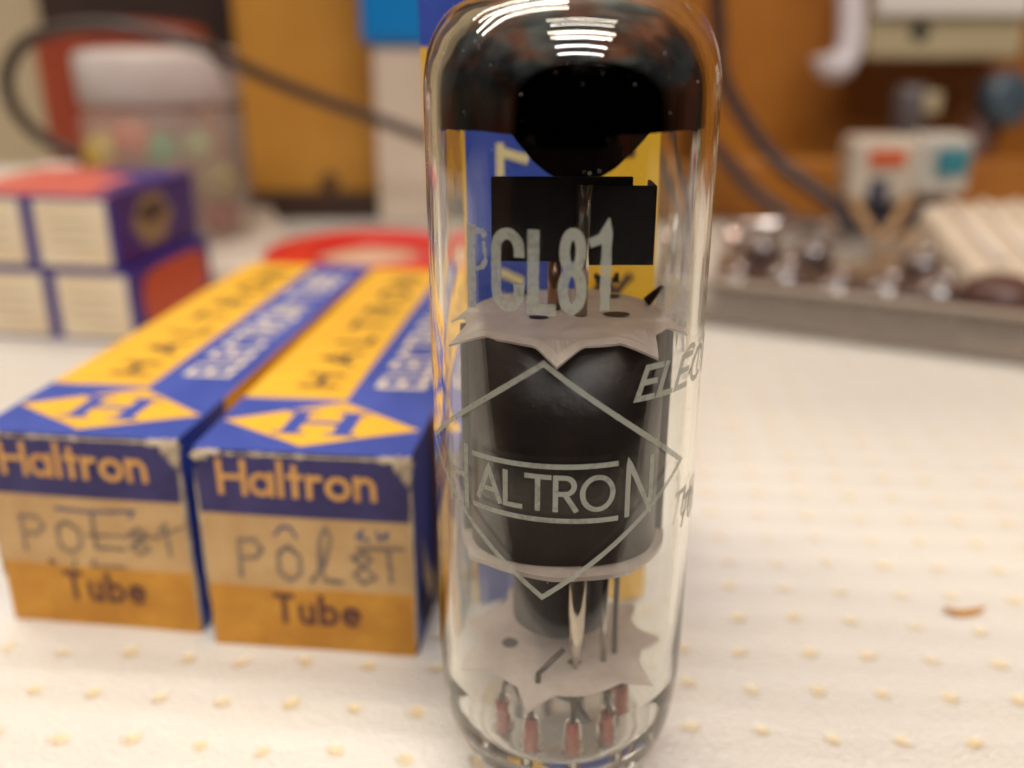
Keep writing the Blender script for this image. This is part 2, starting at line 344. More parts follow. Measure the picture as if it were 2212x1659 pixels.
# getter mirror, inside the top of the bulb
getm = mat('getter_mirror', (.20, .175, .17), .045, 1.0, c2=(.13, .115, .12), vscale=160, bump=.02, bscale=90)
def inner_r(z):
    P = [tuple(p) for p in spline(inner_top, 12)]
    if z <= P[0][1]: return RI
    for (r0, z0), (r1_, z1) in zip(P, P[1:]):
        if z0 <= z <= z1 and z1 > z0: return r0+(r1_-r0)*(z-z0)/(z1-z0)
    return 0
mb = MB(); n = 160; rows = 40; vs = []
for i in range(n):
    a = 2*math.pi*i/n; x, y = math.cos(a), math.sin(a)
    low = 61.35+.12*mnoise.noise(Vector((x*3, y*3, 0)))
    if y > 0:
        t = x*10-1.2
        low = 60.6-5.3*max(0, math.cos(min(1, abs(t)/6.3)*math.pi/2))**.8
    for k in range(rows+1):
        s_ = k/rows; z = low+(70.24-low)*(1-(1-s_)**1.6)
        r = max(0, inner_r(z)-.03); vs.append((r*x, r*y, z-.03))
mb.add(vs, [(i*(rows+1)+k, ((i+1) % n)*(rows+1)+k, ((i+1) % n)*(rows+1)+k+1, i*(rows+1)+k+1) for i in range(n) for k in range(rows)], 0, True)
mb.build('getter_mirror', getm, tube)
# getter holder plates
plate = mat('getter_plate', (.030, .027, .030), .5, .1, c2=(.042, .034, .036), vscale=300, bump=.03, bscale=900)
mb = MB(); mb.box((-.55, .4, 53.9), (11.0, .35, 6.6)); mb.build('getter_plate', plate, tube, bevel=.08)
mb = MB(); mb.box((3.7, -.1, 53.5), (6.2, .3, 6.2)); mb.box((6.65, 1.4, 53.5), (.3, 3, 6.2)); mb.build('getter_plate', plate, tube, bevel=.08)
steel = mat('nickel_wire', (.42, .38, .36), .22, 1, bump=.02, bscale=500)
dkst = mat('dark_wire', (.07, .045, .04), .4, .7)
rodm = mat('bright_rod', (.60, .52, .44), .16, .85)
mb = MB(); mb.tube([(1.05, -.95, 46.2), (1.1, -.95, 52), (1.2, -.95, 56.8)], .52, 18); mb.build('support_rod', rodm, tube)
mb = MB(); mb.tube([(-1.0, .95, 46.2), (-1.0, .95, 50.8)], .55, 16); mb.build('support_rod', mat('copper_rod', (.35, .2, .14), .3, .9), tube)
# mica spacers
mica = mat('mica', (.78, .65, .58), .4, 0, c2=(.60, .47, .41), vscale=260, bump=.06, bscale=420, spec=.7, thr=(.35, .7))
def star(tips, z, rin, th=.18, droop=.5, name='mica_spacer', rough=.12, tilt=(0, 0), holes=()):
    """tips: list of (angle deg, radius); valleys between are round"""
    tips = sorted(tips); m = len(tips); ring = []
    for i in range(m):
        a0, r0 = tips[i]; a1, r1_ = tips[(i+1) % m]
        if i == m-1: a1 += 360
        K = 24
        for k in range(K):
            t = k/K; a = a0+(a1-a0)*t
            e0 = max(0, 1-t*(a1-a0)/13)**1.25; e1 = max(0, 1-(1-t)*(a1-a0)/13)**1.25
            ring.append((a, rin+(r0-rin)*e0+(r1_-rin)*e1))
    vs = []; q = len(ring); fr = (0, .25, .5, .75, .9, 1)
    for sgn in (1, -1):
        for f in fr:
            for a, r in ring:
                rr = r*f; x, y = rr*math.cos(R(a)), rr*math.sin(R(a))
                zz = z-droop*max(0, (rr-rin*.93)/(10-rin*.93))**1.3+rough*mnoise.noise(Vector((x*.35, y*.35, z)))+sgn*th/2+tilt[0]*x+tilt[1]*y
                vs.append((x, y, zz))
    fs = []; F_ = len(fr)
    for s_ in range(2):
        for j in range(F_-1):
            for i in range(q):
                A = (s_*F_+j)*q+i; B = (s_*F_+j)*q+(i+1) % q; fs.append((A, B, B+q, A+q) if s_ == 0 else (A, A+q, B+q, B))
    for i in range(q):
        A = (F_-1)*q+i; B = (F_-1)*q+(i+1) % q; fs.append((A, B, B+F_*q, A+F_*q))
    mb = MB(); mb.add(vs, fs, 0, False)
    for hx, hy, hr, hry in holes:
        zz = z+th/2+.05+tilt[0]*hx+tilt[1]*hy+rough*.5
        mb.add([(hx+hr*math.cos(g*.314), hy+hry*math.sin(g*.314), zz) for g in range(20)], [tuple(range(20))], 1)
    return mb.build(name, [mica, mat('hole_dark', (.05, .025, .02), .5)], tube)
def ang(x, y, z):
    p = onz(x, y, z); return (math.degrees(math.atan2(p.y, p.x)), min(9.7, math.hypot(p.x, p.y)))
t1 = [(-97, 9.9), (-52, 9.8), (-12, 9.8), (22, 9.7), (60, 9.6), (100, 9.7), (140, 9.7), (172, 9.8), (208, 9.9)]
star(t1, 46.4, 8.1, droop=1.3, holes=((-3.6, 6.0, .9, .9), (-2.3, -1.6, .75, .5), (3.9, -.8, 1.1, .7), (4.2, 4.6, .7, .6)))
star([(20, 9.2), (75, 9.2), (130, 9.2), (215, 9.2), (300, 9.0)], 27.3, 8.75, droop=.25, th=.4)
t3 = [(-108, 9.8), (-38, 9.5), (0, 9.8), (35, 9.7), (78, 9.5), (120, 9.6), (165, 9.8), (205, 9.8)]
star(t3, 15.4, 7.6, droop=.35, tilt=(-.02, .03), holes=((-4.6, -1.1, .75, .75), (1.1, -3.6, .6, .5)))
# tabs bent up from the top mica
for px in ((1400, 650, 1437, 615), (1335, 605, 1340, 585), (1300, 600, 1288, 588)):
    p0 = onz(px[0], px[1], 46.6); p1 = CAM+ray(px[2], px[3])*((p0.y-CAM.y)/ray(px[2], px[3]).y)
    mb = MB(); mb.tube([p0, p1], [.45, .2], 8); mb.build('metal_tab', dkst, tube)
# main anode: dark oval can with two side flanges
anm = mat('carbonised_anode', (.050, .034, .030), .42, .1, c2=(.032, .022, .022), vscale=180, bump=.05, bscale=1200, spec=.6)
mb = MB(); n = 96; vs = []
for z in (27.6, 46.1):
    for i in range(n):
        a = 2*math.pi*i/n; e = .82
        vs.append((7.9*abs(math.cos(a))**e*(1 if math.cos(a) > 0 else -1), 7.4*abs(math.sin(a))**e*(1 if math.sin(a) > 0 else -1), z))
mb.add(vs, [(i, (i+1) % n, n+(i+1) % n, n+i) for i in range(n)], 0, True)
mb.add(vs, [tuple(range(n)), tuple(range(n, 2*n))], 0)
ano = mb.build('anode', anm, tube)
fl = mat('anode_flange', (.075, .07, .064), .4, .5, c2=(.11, .10, .09), vscale=200, bump=.05, bscale=800)
mb = MB(); mb.box((7.9, -1.2, 36.8), (1.3, .5, 18.3)); mb.build('anode_flange', fl, tube, bevel=.1)
mb = MB(); mb.box((-7.9, -1.2, 36.8), (1.3, .5, 18.3)); mb.build('anode_flange', fl, tube, bevel=.1)
# lower triode anode and its wires
mb = MB(); mb.lathe([(0, 18.2), (4.25, 18.2), (4.25, 27.2), (0, 27.2)], (0, .3, 0), 64, smooth=False); mb.build('lower_anode', mat('lower_anode_metal', (.028, .024, .032), .45, .1, c2=(.04, .03, .034), vscale=220), tube)
for s_ in ((3.6, -3.3, .28), (4.7, -2.2, .25)):
    mb = MB(); mb.tube([(s_[0], s_[1], 27.2), (s_[0], s_[1], 19.0), (s_[0]+.1, s_[1], 15.4)], s_[2], 10); mb.build('support_wire', steel if s_[0] < 4 else dkst, tube)
mb = MB(); mb.tube([(1.05, -5.2, 27.1), (1.05, -5.2, 21.5), (1.08, -5.2, 19.3), (1.1, -5.0, 15.9)], [.72, .72, .66, .2], 18); mb.build('support_rod', rodm, tube)
mb = MB(); mb.tube([(.1, -5.0, 17.9), (-1.6, -5.9, 16.6), (-2.1, -6.1, 16.2), (-2.2, -6.4, 13.9)], .24, 10); mb.build('bent_wire', dkst, tube)
mb = MB(); mb.tube([(6.2, -.8, 27.1), (6.3, -.9, 24.4), (5.6, -1.1, 23.4)], .25, 8); mb.build('bent_wire', dkst, tube)
# pins with red copper seals in the glass base
red = mat('red_copper_seal', (.50, .03, .025), .35, .2, c2=(.48, .07, .03), vscale=600)
for i in range(9):
    a = R(-90-63+36*i+360) if False else R(-90+(-63+36*i)); x, y = 5.95*math.cos(a), 5.95*math.sin(a)
    mb = MB(); mb.tube([(x, y, 0), (x, y, .5), (x, y, 7.2)], [.25, .5, .5], 14); pn = mb.build('pin', steel, tube)
    mb = MB(); mb.tube([(x, y, 7.2), (x, y, 10.4)], .40, 14); mb.build('copper_seal', red, pn)
    mb = MB(); k = .75+random.random()*.1; mb.tube([(x, y, 10.4), (x*.97, y*.97, 12.0), (x*k, y*k, 15.1)], .2, 8); mb.build('lead_wire', dkst, pn)
    mb = MB(); mb.lathe([(0, 7.3), (1.1, 7.3), (.9, 8.0), (.75, 9.6), (.62, 10.8), (0, 11.0)], (x, y, 0), 24); mb.build('glass_bead', gm, pn)
mb = MB(); mb.tube([(-2.0, -3.2, 12.6), (0, -4.3, 12.3), (1.3, -5.2, 12.4), (2.0, -5.9, 10.6)], .33, 10); mb.build('heater_strap', mat('strap_grey', (.16, .18, .17), .4, .6), tube)
mb = MB(); mb.tube([(1.5, -4.2, 14.0), (2.8, -4.0, 14.3), (4.2, -4.2, 13.7)], .26, 10); mb.build('heater_strap', dkst, tube)
for P in ([(-2.6, -4.6, 12.2), (-1.6, -3.4, 13.8), (.6, -3.0, 13.2), (1.3, -4.6, 12.2)], [(1.2, -5.4, 12.6), (2.0, -6.0, 11.6), (2.6, -5.4, 10.2), (2.2, -4.4, 9.4)], [(4.2, -4.0, 12.4), (3.4, -2.2, 13.2), (1.4, -1.6, 13.6)], [(-5.0, -2.6, 12.2), (-3.8, -1.6, 13.6), (-2.2, -2.4, 13.0)], [(.6, -5.2, 14.6), (1.1, -5.7, 13.2), (.9, -5.6, 11.4)]):
    mb = MB(); mb.tube(spline(P, 6), .24, 8); mb.build('lead_wire', dkst, tube)
# ------------------------------------------------ printing on the glass
ink = bpy.data.materials.new('pale_glass_print'); ink.use_nodes = True; t = ink.node_tree; b = t.nodes['Principled BSDF']
b.inputs['Base Color'].default_value = (.43, .43, .35, 1); b.inputs['Roughness'].default_value = .6
tcn = N(t, 'ShaderNodeTexCoord'); nn = N(t, 'ShaderNodeTexNoise'); nn.inputs['Scale'].default_value = 2600; nn.inputs['Detail'].default_value = 3; t.links.new(tcn.outputs['Object'], nn.inputs[0])
nl = N(t, 'ShaderNodeTexNoise'); nl.inputs['Scale'].default_value = 330; t.links.new(tcn.outputs['Object'], nl.inputs[0])
mul = N(t, 'ShaderNodeMath', operation='ADD'); t.links.new(nn.outputs[0], mul.inputs[0]); t.links.new(nl.outputs[0], mul.inputs[1])
mra = N(t, 'ShaderNodeMapRange'); mra.inputs[1].default_value = .72; mra.inputs[2].default_value = 1.05; mra.inputs[3].default_value = .55; mra.inputs[4].default_value = .8
t.links.new(mul.outputs[0], mra.inputs[0]); t.links.new(mra.outputs[0], b.inputs['Alpha'])
def oncyl(u, v, l):
    r = RO+.02+l; a = u/RO
    return (r*math.sin(a), -r*math.cos(a), v)
mb = MB()
def cap(s_, u, wdt, v, h, wd, sl=0): text(mb, s_, u, v, h, wdt, wd, oncyl, slant=sl, d=.25, ragged=.06, lift=len(mb.f)*1e-5)
# type number (its P is worn down to a stem and half a bar)
stroke(mb, [(-7.9, 49.5), (-7.9, 54.85)], .75, oncyl, d=.25, ragged=.2)
stroke(mb, [(-7.9, 54.75), (-6.9, 54.8), (-6.75, 54.6)], .5, oncyl, d=.2, lift=.01, ragged=.5)
stroke(mb, [(-6.75, 54.0), (-6.6, 52.8), (-6.9, 52.3), (-7.4, 52.1)], .32, oncyl, d=.2, lift=.012, ragged=.9)
cap('c', -5.75, 1.75, 49.8, 5.05, .78); cap('L', -3.0, 1.25, 49.75, 5.15, .82); cap('8', -.95, 1.25, 49.8, 5.3, .72)
stroke(mb, [(1.05, 54.5), (1.75, 54.75), (1.95, 55.35), (1.95, 50.0)], .72, oncyl, d=.2, lift=.01, ragged=.15)
mb.build('type_marking', ink, tube)
mb = MB(); cu = -2.2
dia = [(cu, 45.8), (cu+12.2, 36.5), (cu+.1, 26.7), (cu-12.2, 36.9), (cu, 45.8)]
stroke(mb, dia, .42, oncyl, d=.3, ragged=.12)
stroke(mb, [(-7.95, 37.75), (3.3, 37.95)], .42, oncyl, d=.3, lift=.008); stroke(mb, [(-7.95, 33.5), (3.45, 33.4)], .42, oncyl, d=.3, lift=.008)
cap('H', -10.8, 2.0, 32.9, 5.2, .46); cap('N', 4.35, 2.1, 33.5, 4.4, .42); cap('ALTRO', -7.5, 10.6, 34.35, 2.65, .40)
mb.build('maker_marking', ink, tube)
mb = MB(); cap('ELEC', 4.75, 7.6, 42.8, 2.3, .45, .35); cap('TRON', 13.2, 7, 42.8, 2.3, .45, .35); cap('TUBE', 10.2, 7, 30.3, 2.4, .45, .35)
mb.build('side_marking', ink, tube)
# dust crumbs clinging to the shoulder of the bulb
mb = MB()
for i in range(230):
    a = random.uniform(0, 2*math.pi) if i % 3 else random.choice((R(175), R(5)))+random.gauss(0, .35)
    z = random.uniform(58, 71) if i % 4 else random.uniform(20, 70)
    P = [tuple(p) for p in spline(outer, 12)]
    r = RO
    for (r0, z0), (r1_, z1) in zip(P, P[1:]):
        if z1 <= z <= z0 and z0 > z1: r = r0+(r1_-r0)*(z-z0)/(z1-z0)
    c = Vector((r*math.cos(a), r*math.sin(a), z)); q = random.uniform(.03, .085)
    vs = [c+Vector((random.uniform(-1, 1), random.uniform(-1, 1), random.uniform(-1, 1))).normalized()*q*random.uniform(.6, 1.5) for _ in range(4)]
    mb.add(vs, [(0, 1, 2), (0, 2, 3), (0, 3, 1), (1, 3, 2)])
tag(mb.build('dust', mat('dust_cream', (.62, .56, .42), .8)), 'pale dust crumbs clinging to the glass shoulder of the valve', kind='stuff')

# ================================================================= CARTONS
BLUE = mat('carton_blue', (.035, .07, .36), .42, c2=(.05, .09, .42), vscale=70, bump=.05, bscale=300, spec=.4)
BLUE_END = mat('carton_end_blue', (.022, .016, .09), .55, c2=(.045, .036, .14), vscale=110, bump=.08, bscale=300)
YEL = mat('carton_yellow', (.80, .46, .035), .45, c2=(.74, .41, .03), vscale=60, bump=.05, bscale=300, spec=.4)
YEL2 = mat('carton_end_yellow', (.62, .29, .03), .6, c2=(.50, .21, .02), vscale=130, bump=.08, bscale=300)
TAN = mat('carton_end_tan', (.60, .38, .17), .6, c2=(.52, .31, .125), vscale=140, bump=.1, bscale=300)
CRM = mat('worn_card', (.62, .52, .36), .8, bump=.3, bscale=500, c2=(.5, .38, .25), vscale=400)
ORG = mat('orange_lettering', (.72, .37, .10), .55, c2=(.62, .30, .08), vscale=300)
CLET = mat('cream_lettering', (.74, .66, .52), .5)
CLET2 = mat('cream_yellow_lettering', (.72, .60, .32), .5)
BLK = mat('black_lettering', (.07, .035, .03), .5)
BRN = mat('brown_lettering', (.11, .035, .025), .6)
PEN = mat('pencil_ink', (.16, .12, .10), .6, c2=(.28, .20, .13), vscale=500)
PENB = mat('blue_pen_ink', (.06, .08, .20), .6)
CM = [BLUE, YEL, CRM, CLET, BLK, ORG, BLUE_END, TAN, YEL2, BRN, PEN, PENB]
def wobble(p, k=.12):
    v = mnoise.noise_vector(Vector(p)*.11); return (p[0]+v.x*k, p[1]+v.y*k, p[2]+v.z*k)
def flat_carton(origin, yaw, lean, label, hand, torn):
    W, Lh, H = 24.2, 82, 25
    root = empty('valve_carton', (origin[0], origin[1], 0), yaw, label, 'carton', 'flat yellow and blue valve cartons')
    def sk(p): return wobble((p[0]+lean*(H-p[2])/H, p[1], p[2]))
    def tp(u, w_, l=0): return sk((u, w_, H+l))
    mb = MB()
    bx = [(0, 0, 0), (W, 0, 0), (W, Lh, 0), (0, Lh, 0), (0, 0, H), (W, 0, H), (W, Lh, H), (0, Lh, H)]
    # body panels, subdivided so the card bows a little
    def panel(fn, a0, a1, b0, b1, mi, n=8, m=8, bow=0):
        vs = [fn(a0+(a1-a0)*i/n, b0+(b1-b0)*j/m) for j in range(m+1) for i in range(n+1)]
        mb.add(vs, [(j*(n+1)+i, j*(n+1)+i+1, (j+1)*(n+1)+i+1, (j+1)*(n+1)+i) for j in range(m) for i in range(n)], mi)
    s0 = 15.5
    panel(tp, 0, W, 0, s0, 0); panel(tp, 0, 13.0, s0, Lh, 1, 6, 24); panel(tp, 13.0, W, s0, Lh, 0, 6, 24)
    L_ = lambda w_, z: sk((0, w_, z)); Rr = lambda w_, z: sk((W, w_, z))
    panel(L_, 0, 13, 0, H, 0); panel(L_, 13, Lh, 0, H, 1, 24, 8)
    panel(Rr, 0, 13, 0, H, 0); panel(Rr, 13, Lh, 0, H, 1, 24, 8)
    panel(lambda u, z: sk((u, Lh, z)), 0, W, 0, H, 0); panel(lambda u, w_: sk((u, w_, 0)), 0, W, 0, Lh, 1)
    mb.add([sk(p) for p in ((0, .6, 0), (W, .6, 0), (W, .6, H), (0, .6, H))], [(0, 1, 2, 3)], 2)
    body = mb.build('carton_body', CM, root, clean=True)
    # artwork on the top panel: sheets a hair above the card
    mb = MB()
    dd = [(.5, 7.9), (11.6, 1.6), (23.8, 7.3), (13.1, 14.7)]
    def sheet(q, l, mi, k=12):
        q = [Vector(p) for p in q]; vs = []
        for j in range(k+1):
            for i in range(k+1):
                a, b2 = i/k, j/k; p = (q[0]*(1-a)+q[1]*a)*(1-b2)+(q[3]*(1-a)+q[2]*a)*b2; vs.append(tp(p.x, p.y, l))
        mb.add(vs, [(j*(k+1)+i, j*(k+1)+i+1, (j+1)*(k+1)+i+1, (j+1)*(k+1)+i) for j in range(k) for i in range(k)], mi)
    sheet(dd, .05, 1)
    # slab-serif H
    for i, q in enumerate(([(8.1, 5.2), (10.0, 5.2), (10.0, 11.0), (8.1, 11.0)], [(14.1, 5.2), (16.2, 5.2), (16.2, 11.0), (14.1, 11.0)])):
        sheet(q, .09, 0, 5)
    stroke(mb, [(10, 8.1), (14.1, 8.1)], .9, tp, 0, .10)
    for u in (9.05, 15.15):
        for w_ in (5.0, 11.2): stroke(mb, [(u-1.7, w_), (u+1.7, w_)], .5, tp, 0, .11)
    fnl = lambda a, b2, l: tp(10.2-b2, a, l)
    text(mb, 'HALTRON', 20, 0, 4.4, 55, .95, fnl, gap=.75, mi=4, lift=.05)
    fnr = lambda a, b2, l: tp(21.3-b2, a, l)
    text(mb, 'ELECTRON', 20.5, 0, 5.4, 33, .9, fnr, gap=.36, mi=3, lift=.05)
    text(mb, 'TUBE', 58.5, 0, 5.4, 16, .9, fnr, gap=.36, mi=3, lift=.05)
    mb.build('printed_artwork', CM, body, clean=False)
    # end flap: blue / tan / yellow bands with rounded upper corners, slightly proud of the body
    def fr(u, z, l=0): return sk((u, -.35-l-.25*math.sin(math.pi*u/W)*math.sin(math.pi*z/H), z))
    mb = MB()
    def corner(z, rc=2.6):
        return rc-math.sqrt(max(0, rc*rc-max(0, z-(H-.4-rc))**2)) if z > H-.4-rc else 0
    zs = [0, 2, 4, 6, 8.3, 8.3, 11, 14, 17.4, 17.4, 19, 21, 22, 22.8, 23.4, 23.9, 24.3, 24.6]
    prev = None
    for k, z in enumerate(zs):
        e = corner(z); row = [fr(.15+e+(W-.3-2*e)*i/14, z) for i in range(15)]
        if prev and z > zs[k-1]:
            mi = 8 if z <= 8.3 else 7 if z <= 17.4 else 6
            mb.add(prev+row, [(i, i+1, 16+i, 15+i) for i in range(14)], mi)
        prev = row
    flap = mb.build('end_flap', CM, root)
    mb = MB()
    text(mb, 'Haltron', 3.0, 20.1, 3.7, 17.3, .68, lambda u, z, l: fr(u, z, l), gap=.2, mi=5, lift=.06)
    text(mb, 'Tube', 8.0, 3.8, 3.5, 9.6, .66, lambda u, z, l: fr(u, z, l), gap=.3, mi=9, lift=.06)
    for wd, mi, st in hand:
        stroke(mb, st, wd, lambda u, z, l: fr(u, z, l), mi, .06+.003*(len(mb.f) % 30), .3, .3)
    mb.build('end_lettering', CM, flap, clean=False)
    # worn card at the corners and along the front edge
    mb = MB()
    def crumb(c, r):
        k = 16; vs = [sk(c)]
        for ring_, rr in ((0, .6), (1, 1)):
            for i in range(k):
                g = 2*math.pi*i/k; q = rr*r*(1+.35*mnoise.noise(Vector((c[0]+i, c[2], ring_))))
                vs.append(sk((c[0]+q*math.cos(g), c[1]-.25*(1-rr), c[2]+q*math.sin(g)*.75)))
        mb.add(vs, [(0, 1+i, 1+(i+1) % k) for i in range(k)]+[(1+i, 17+i, 17+(i+1) % k, 1+(i+1) % k) for i in range(k)], 0, True)
    def lump(c, d):
        c = sk(c); k = 18; vs = []
        for j_ in range(9):
            g = R(-90+22.5*j_)
            for i in range(k):
                h_ = 2*math.pi*i/k; v = Vector((math.cos(g)*math.cos(h_), math.cos(g)*math.sin(h_), math.sin(g)))
                q = 1+.75*mnoise.noise(v*2.3+Vector(c)*.7)+.3*mnoise.noise(v*6+Vector(c))
                vs.append((c[0]+v.x*d[0]*q, c[1]+v.y*d[1]*q, c[2]+v.z*d[2]*q))
        mb.add(vs, [(j_*k+i, j_*k+(i+1) % k, (j_+1)*k+(i+1) % k, (j_+1)*k+i) for j_ in range(8) for i in range(k)], 0)
    lump((W-.7, -.1, H-.8), (.9, .5, .9)); lump((W-.35, -.1, H-2.3), (.5, .45, 1.2)); lump((W-.8, -.05, H-1.8), (.6, .4, .7)); lump((.9, -.1, H-.7), (.9, .5, .6)); lump((2.3, -.1, H-.3), (1.1, .45, .3)); lump((W-2.4, -.1, H-.3), (1.3, .45, .35))
    lump((W-.1, -.15, 15), (.2, .4, 7)); lump((W-.1, -.15, 5), (.16, .4, 4)); lump((.12, -.15, 14), (.16, .4, 8))
    stroke(mb, [(3, H-.25), (21.4, H-.2)], .38, lambda u, z, l: fr(u, z, l), 0, .05, .4, 1.2)
    if torn:
        for pl in ([(3, 14), (5, 10), (8.5, 5), (7.5, 3.2), (5.5, 4), (3.6, 8)], [(10, 6), (11.8, 3.5), (12.5, 0), (10, .2), (9.4, 3)]):
            mb.add([sk((W+.3, w_, z)) for w_, z in pl], [tuple(range(len(pl)))], 0)
        mb.add([sk((W+.36, w_, z)) for w_, z in [(2.5, 9), (4.2, 6.5), (6.2, 3.4), (6, 2), (3.4, 1.6), (2.4, 4)]], [(0, 1, 2, 3, 4, 5)], 1)
    mb.build('worn_edges', [CRM, mat('torn_dark', (.02, .015, .02), .7)], root)
    return root
def W_(pts): return pts
handR = [(.5, 10, [(4.2, 9.6), (4.3, 14.2), (6.2, 14.4), (7, 13.2), (6.2, 12.1), (4.4, 12)]),
         (.5, 10, [(8.9, 12), (8.8, 10.6), (10, 9.4), (11.3, 10.4), (11.4, 12.6), (10.2, 13.8), (9, 13), (8.9, 12)]),
         (.5, 10, [(12.6, 9.5), (14.2, 12), (15, 15), (14.5, 16.4), (13.8, 15), (13.6, 11.5), (14.1, 9.6), (16, 9.5)]),
         (.48, 10, [(18.6, 11.7), (17.3, 12.7), (18.5, 13.4), (19.4, 12.6), (18.6, 11.7), (17.4, 10.6), (18.4, 9.5), (19.8, 10.3), (18.7, 11.6)]),
         (.5, 10, [(18, 14), (23, 14.2)]), (.5, 10, [(21.4, 14), (21.6, 10)]),
         (.3, 11, [(8.8, 15.2), (9.6, 16.3), (10.6, 16.2), (11.2, 15)]), (.3, 11, [(17.9, 15.4), (18.6, 16.3), (18.3, 15.2), (19.3, 15.1)]), (.3, 11, [(20.2, 16.2), (20.4, 15.2), (21.4, 16.1), (21.2, 15.3)])]
handL = [(.45, 10, [(3.6, 10.2), (3.7, 14.6), (5.8, 14.6), (6.6, 13.5), (5.6, 12.4), (3.8, 12.3)]),
         (.45, 10, [(8.2, 12.4), (8.3, 10.9), (9.6, 10.2), (10.9, 11.2), (11, 13.2), (9.6, 14.2), (8.4, 13.6), (8.2, 12.4)]),
         (.45, 10, [(12.9, 15.3), (12.8, 11), (16.2, 11)]), (.3, 10, [(11.8, 12.6), (20.5, 12.9), (23.6, 14.4)]),
         (.42, 10, [(18.3, 12.3), (17.2, 13.2), (18.2, 13.9), (19.1, 13.2), (18.3, 12.3), (17.1, 11.4), (18.1, 10.5), (19.3, 11.3), (18.3, 12.2)]),
         (.45, 10, [(20.8, 13.8), (21.6, 14.6), (21.7, 10.6)]),
         (.3, 11, [(8.6, 15.9), (12.9, 15.7), (18, 16.1), (17.5, 15.3)]), (.4, 9, [(6.4, 8.8), (7, 8.7)]), (.35, 10, [(9.8, 9.2), (9.4, 8.1)]), (.35, 10, [(12.2, 9.3), (11.7, 8.5), (15.8, 8.5)])]
flat_carton((-39.3, 20.6), R(-6.3), 0.0, 'yellow and blue carton lying flat, right one of the pair, beside the glass valve', handR, True)
flat_carton((-65.6, 25.6), R(-7.4), 0.3, 'yellow and blue carton lying flat, left one of the pair, at the left edge', handL, False)
# upright carton behind the valve
pL = onD(896, 60, 101); uW = 26.6
up = empty('valve_carton', (pL.x+2.2, 27.5, 0), R(1.0), 'upright yellow and blue valve carton seen through and behind the glass valve', 'carton')
up.rotation_euler.y = -.026
mb = MB(); H = 84
def uf(u, z, l=0): return (u, -l, z)
for a0, a1, z0, z1, mi in ((0, uW, 66, H, 0), (0, .8, 0, 66, 1), (.8, 15.8, 0, 66, 0), (15.8, uW, 0, 66, 1)):
    mb.add([uf(a0, z0), uf(a1, z0), uf(a1, z1), uf(a0, z1)], [(0, 1, 2, 3)], mi)
mb.add([(0, 0, 0), (uW, 0, 0), (uW, uW, 0), (0, uW, 0), (0, 0, H), (uW, 0, H), (uW, uW, H), (0, uW, H)], [(3, 0, 4, 7)], 1)
mb.add([(0, 0, 0), (uW, 0, 0), (uW, uW, 0), (0, uW, 0), (0, 0, H), (uW, 0, H), (uW, uW, H), (0, uW, H)], [(1, 2, 6, 5)], 0)
mb.add([(0, 0, 0), (uW, 0, 0), (uW, uW, 0), (0, uW, 0), (0, 0, H), (uW, 0, H), (uW, uW, H), (0, uW, H)], [(2, 3, 7, 6), (4, 5, 6, 7), (0, 3, 2, 1)], 0)
UM = [BLUE, YEL, CLET2, BLK]
ub = mb.build('carton_body', UM, up)
mb = MB()
def upx(x, y):      # pixel on the front face of the upright carton
    p = onD(x, y, 101); return (p.x-pL.x, p.z)
for q, st in enumerate(([(1038, 314), (1038, 372)], [(1038, 324), (1105, 342)], [(1041, 398), (1041, 454)], [(1041, 408), (1108, 424)], [(1040, 588), (1090, 608)], [(1036, 640), (1036, 690)], [(1036, 650), (1100, 655)])):
    stroke(mb, [upx(*p) for p in st], 1.0, uf, 2, .05+.008*q)
cxy = upx(1066, 512); stroke(mb, [(cxy[0]+1.45*math.cos(R(g)), cxy[1]+1.5*math.sin(R(g))) for g in range(30, 331, 15)], .8, uf, 2, .12, .2)
text(mb, 'HALTRON', 6, 0, 4.4, 54, .9, lambda a, b2, l: uf(22.6-b2, a, l), gap=.6, mi=3, lift=.05)
mb.build('printed_artwork', UM, ub, clean=False)

# ================================================================= BACKGROUND LEFT: stack of small blue cartons
DB = mat('deep_blue_card', (.022, .018, .20), .45, c2=(.03, .028, .25), vscale=60)
PUR = mat('blue_violet_card', (.055, .022, .16), .45, c2=(.04, .02, .2), vscale=50)
ENDC = mat('cream_end_label', (.76, .64, .46), .6, c2=(.70, .56, .37), vscale=90)
SAL = mat('salmon_card', (.62, .14, .10), .5)
ORR = mat('orange_red_patch', (.55, .085, .02), .5)
GLD = mat('dull_gold_patch', (.30, .22, .10), .5); DKP = mat('dark_patch', (.07, .045, .03), .5)
SM = [DB, ENDC, SAL, ORR, GLD, DKP, PUR, mat('faint_print', (.42, .33, .2), .6)]
stk = onz(303, 742, 0); WB, HB, LB = 20.0, 16.7, 39
labs = {(0, 0): 'blue carton with cream end label and orange red side patch, bottom right of its stack', (0, 1): 'blue carton with gold hexagon side patch and salmon top, upper right of its stack',
        (1, 0): 'blue carton with cream end label, bottom left of its stack at the frame edge', (1, 1): 'salmon topped blue carton, upper left of its stack at the frame edge'}
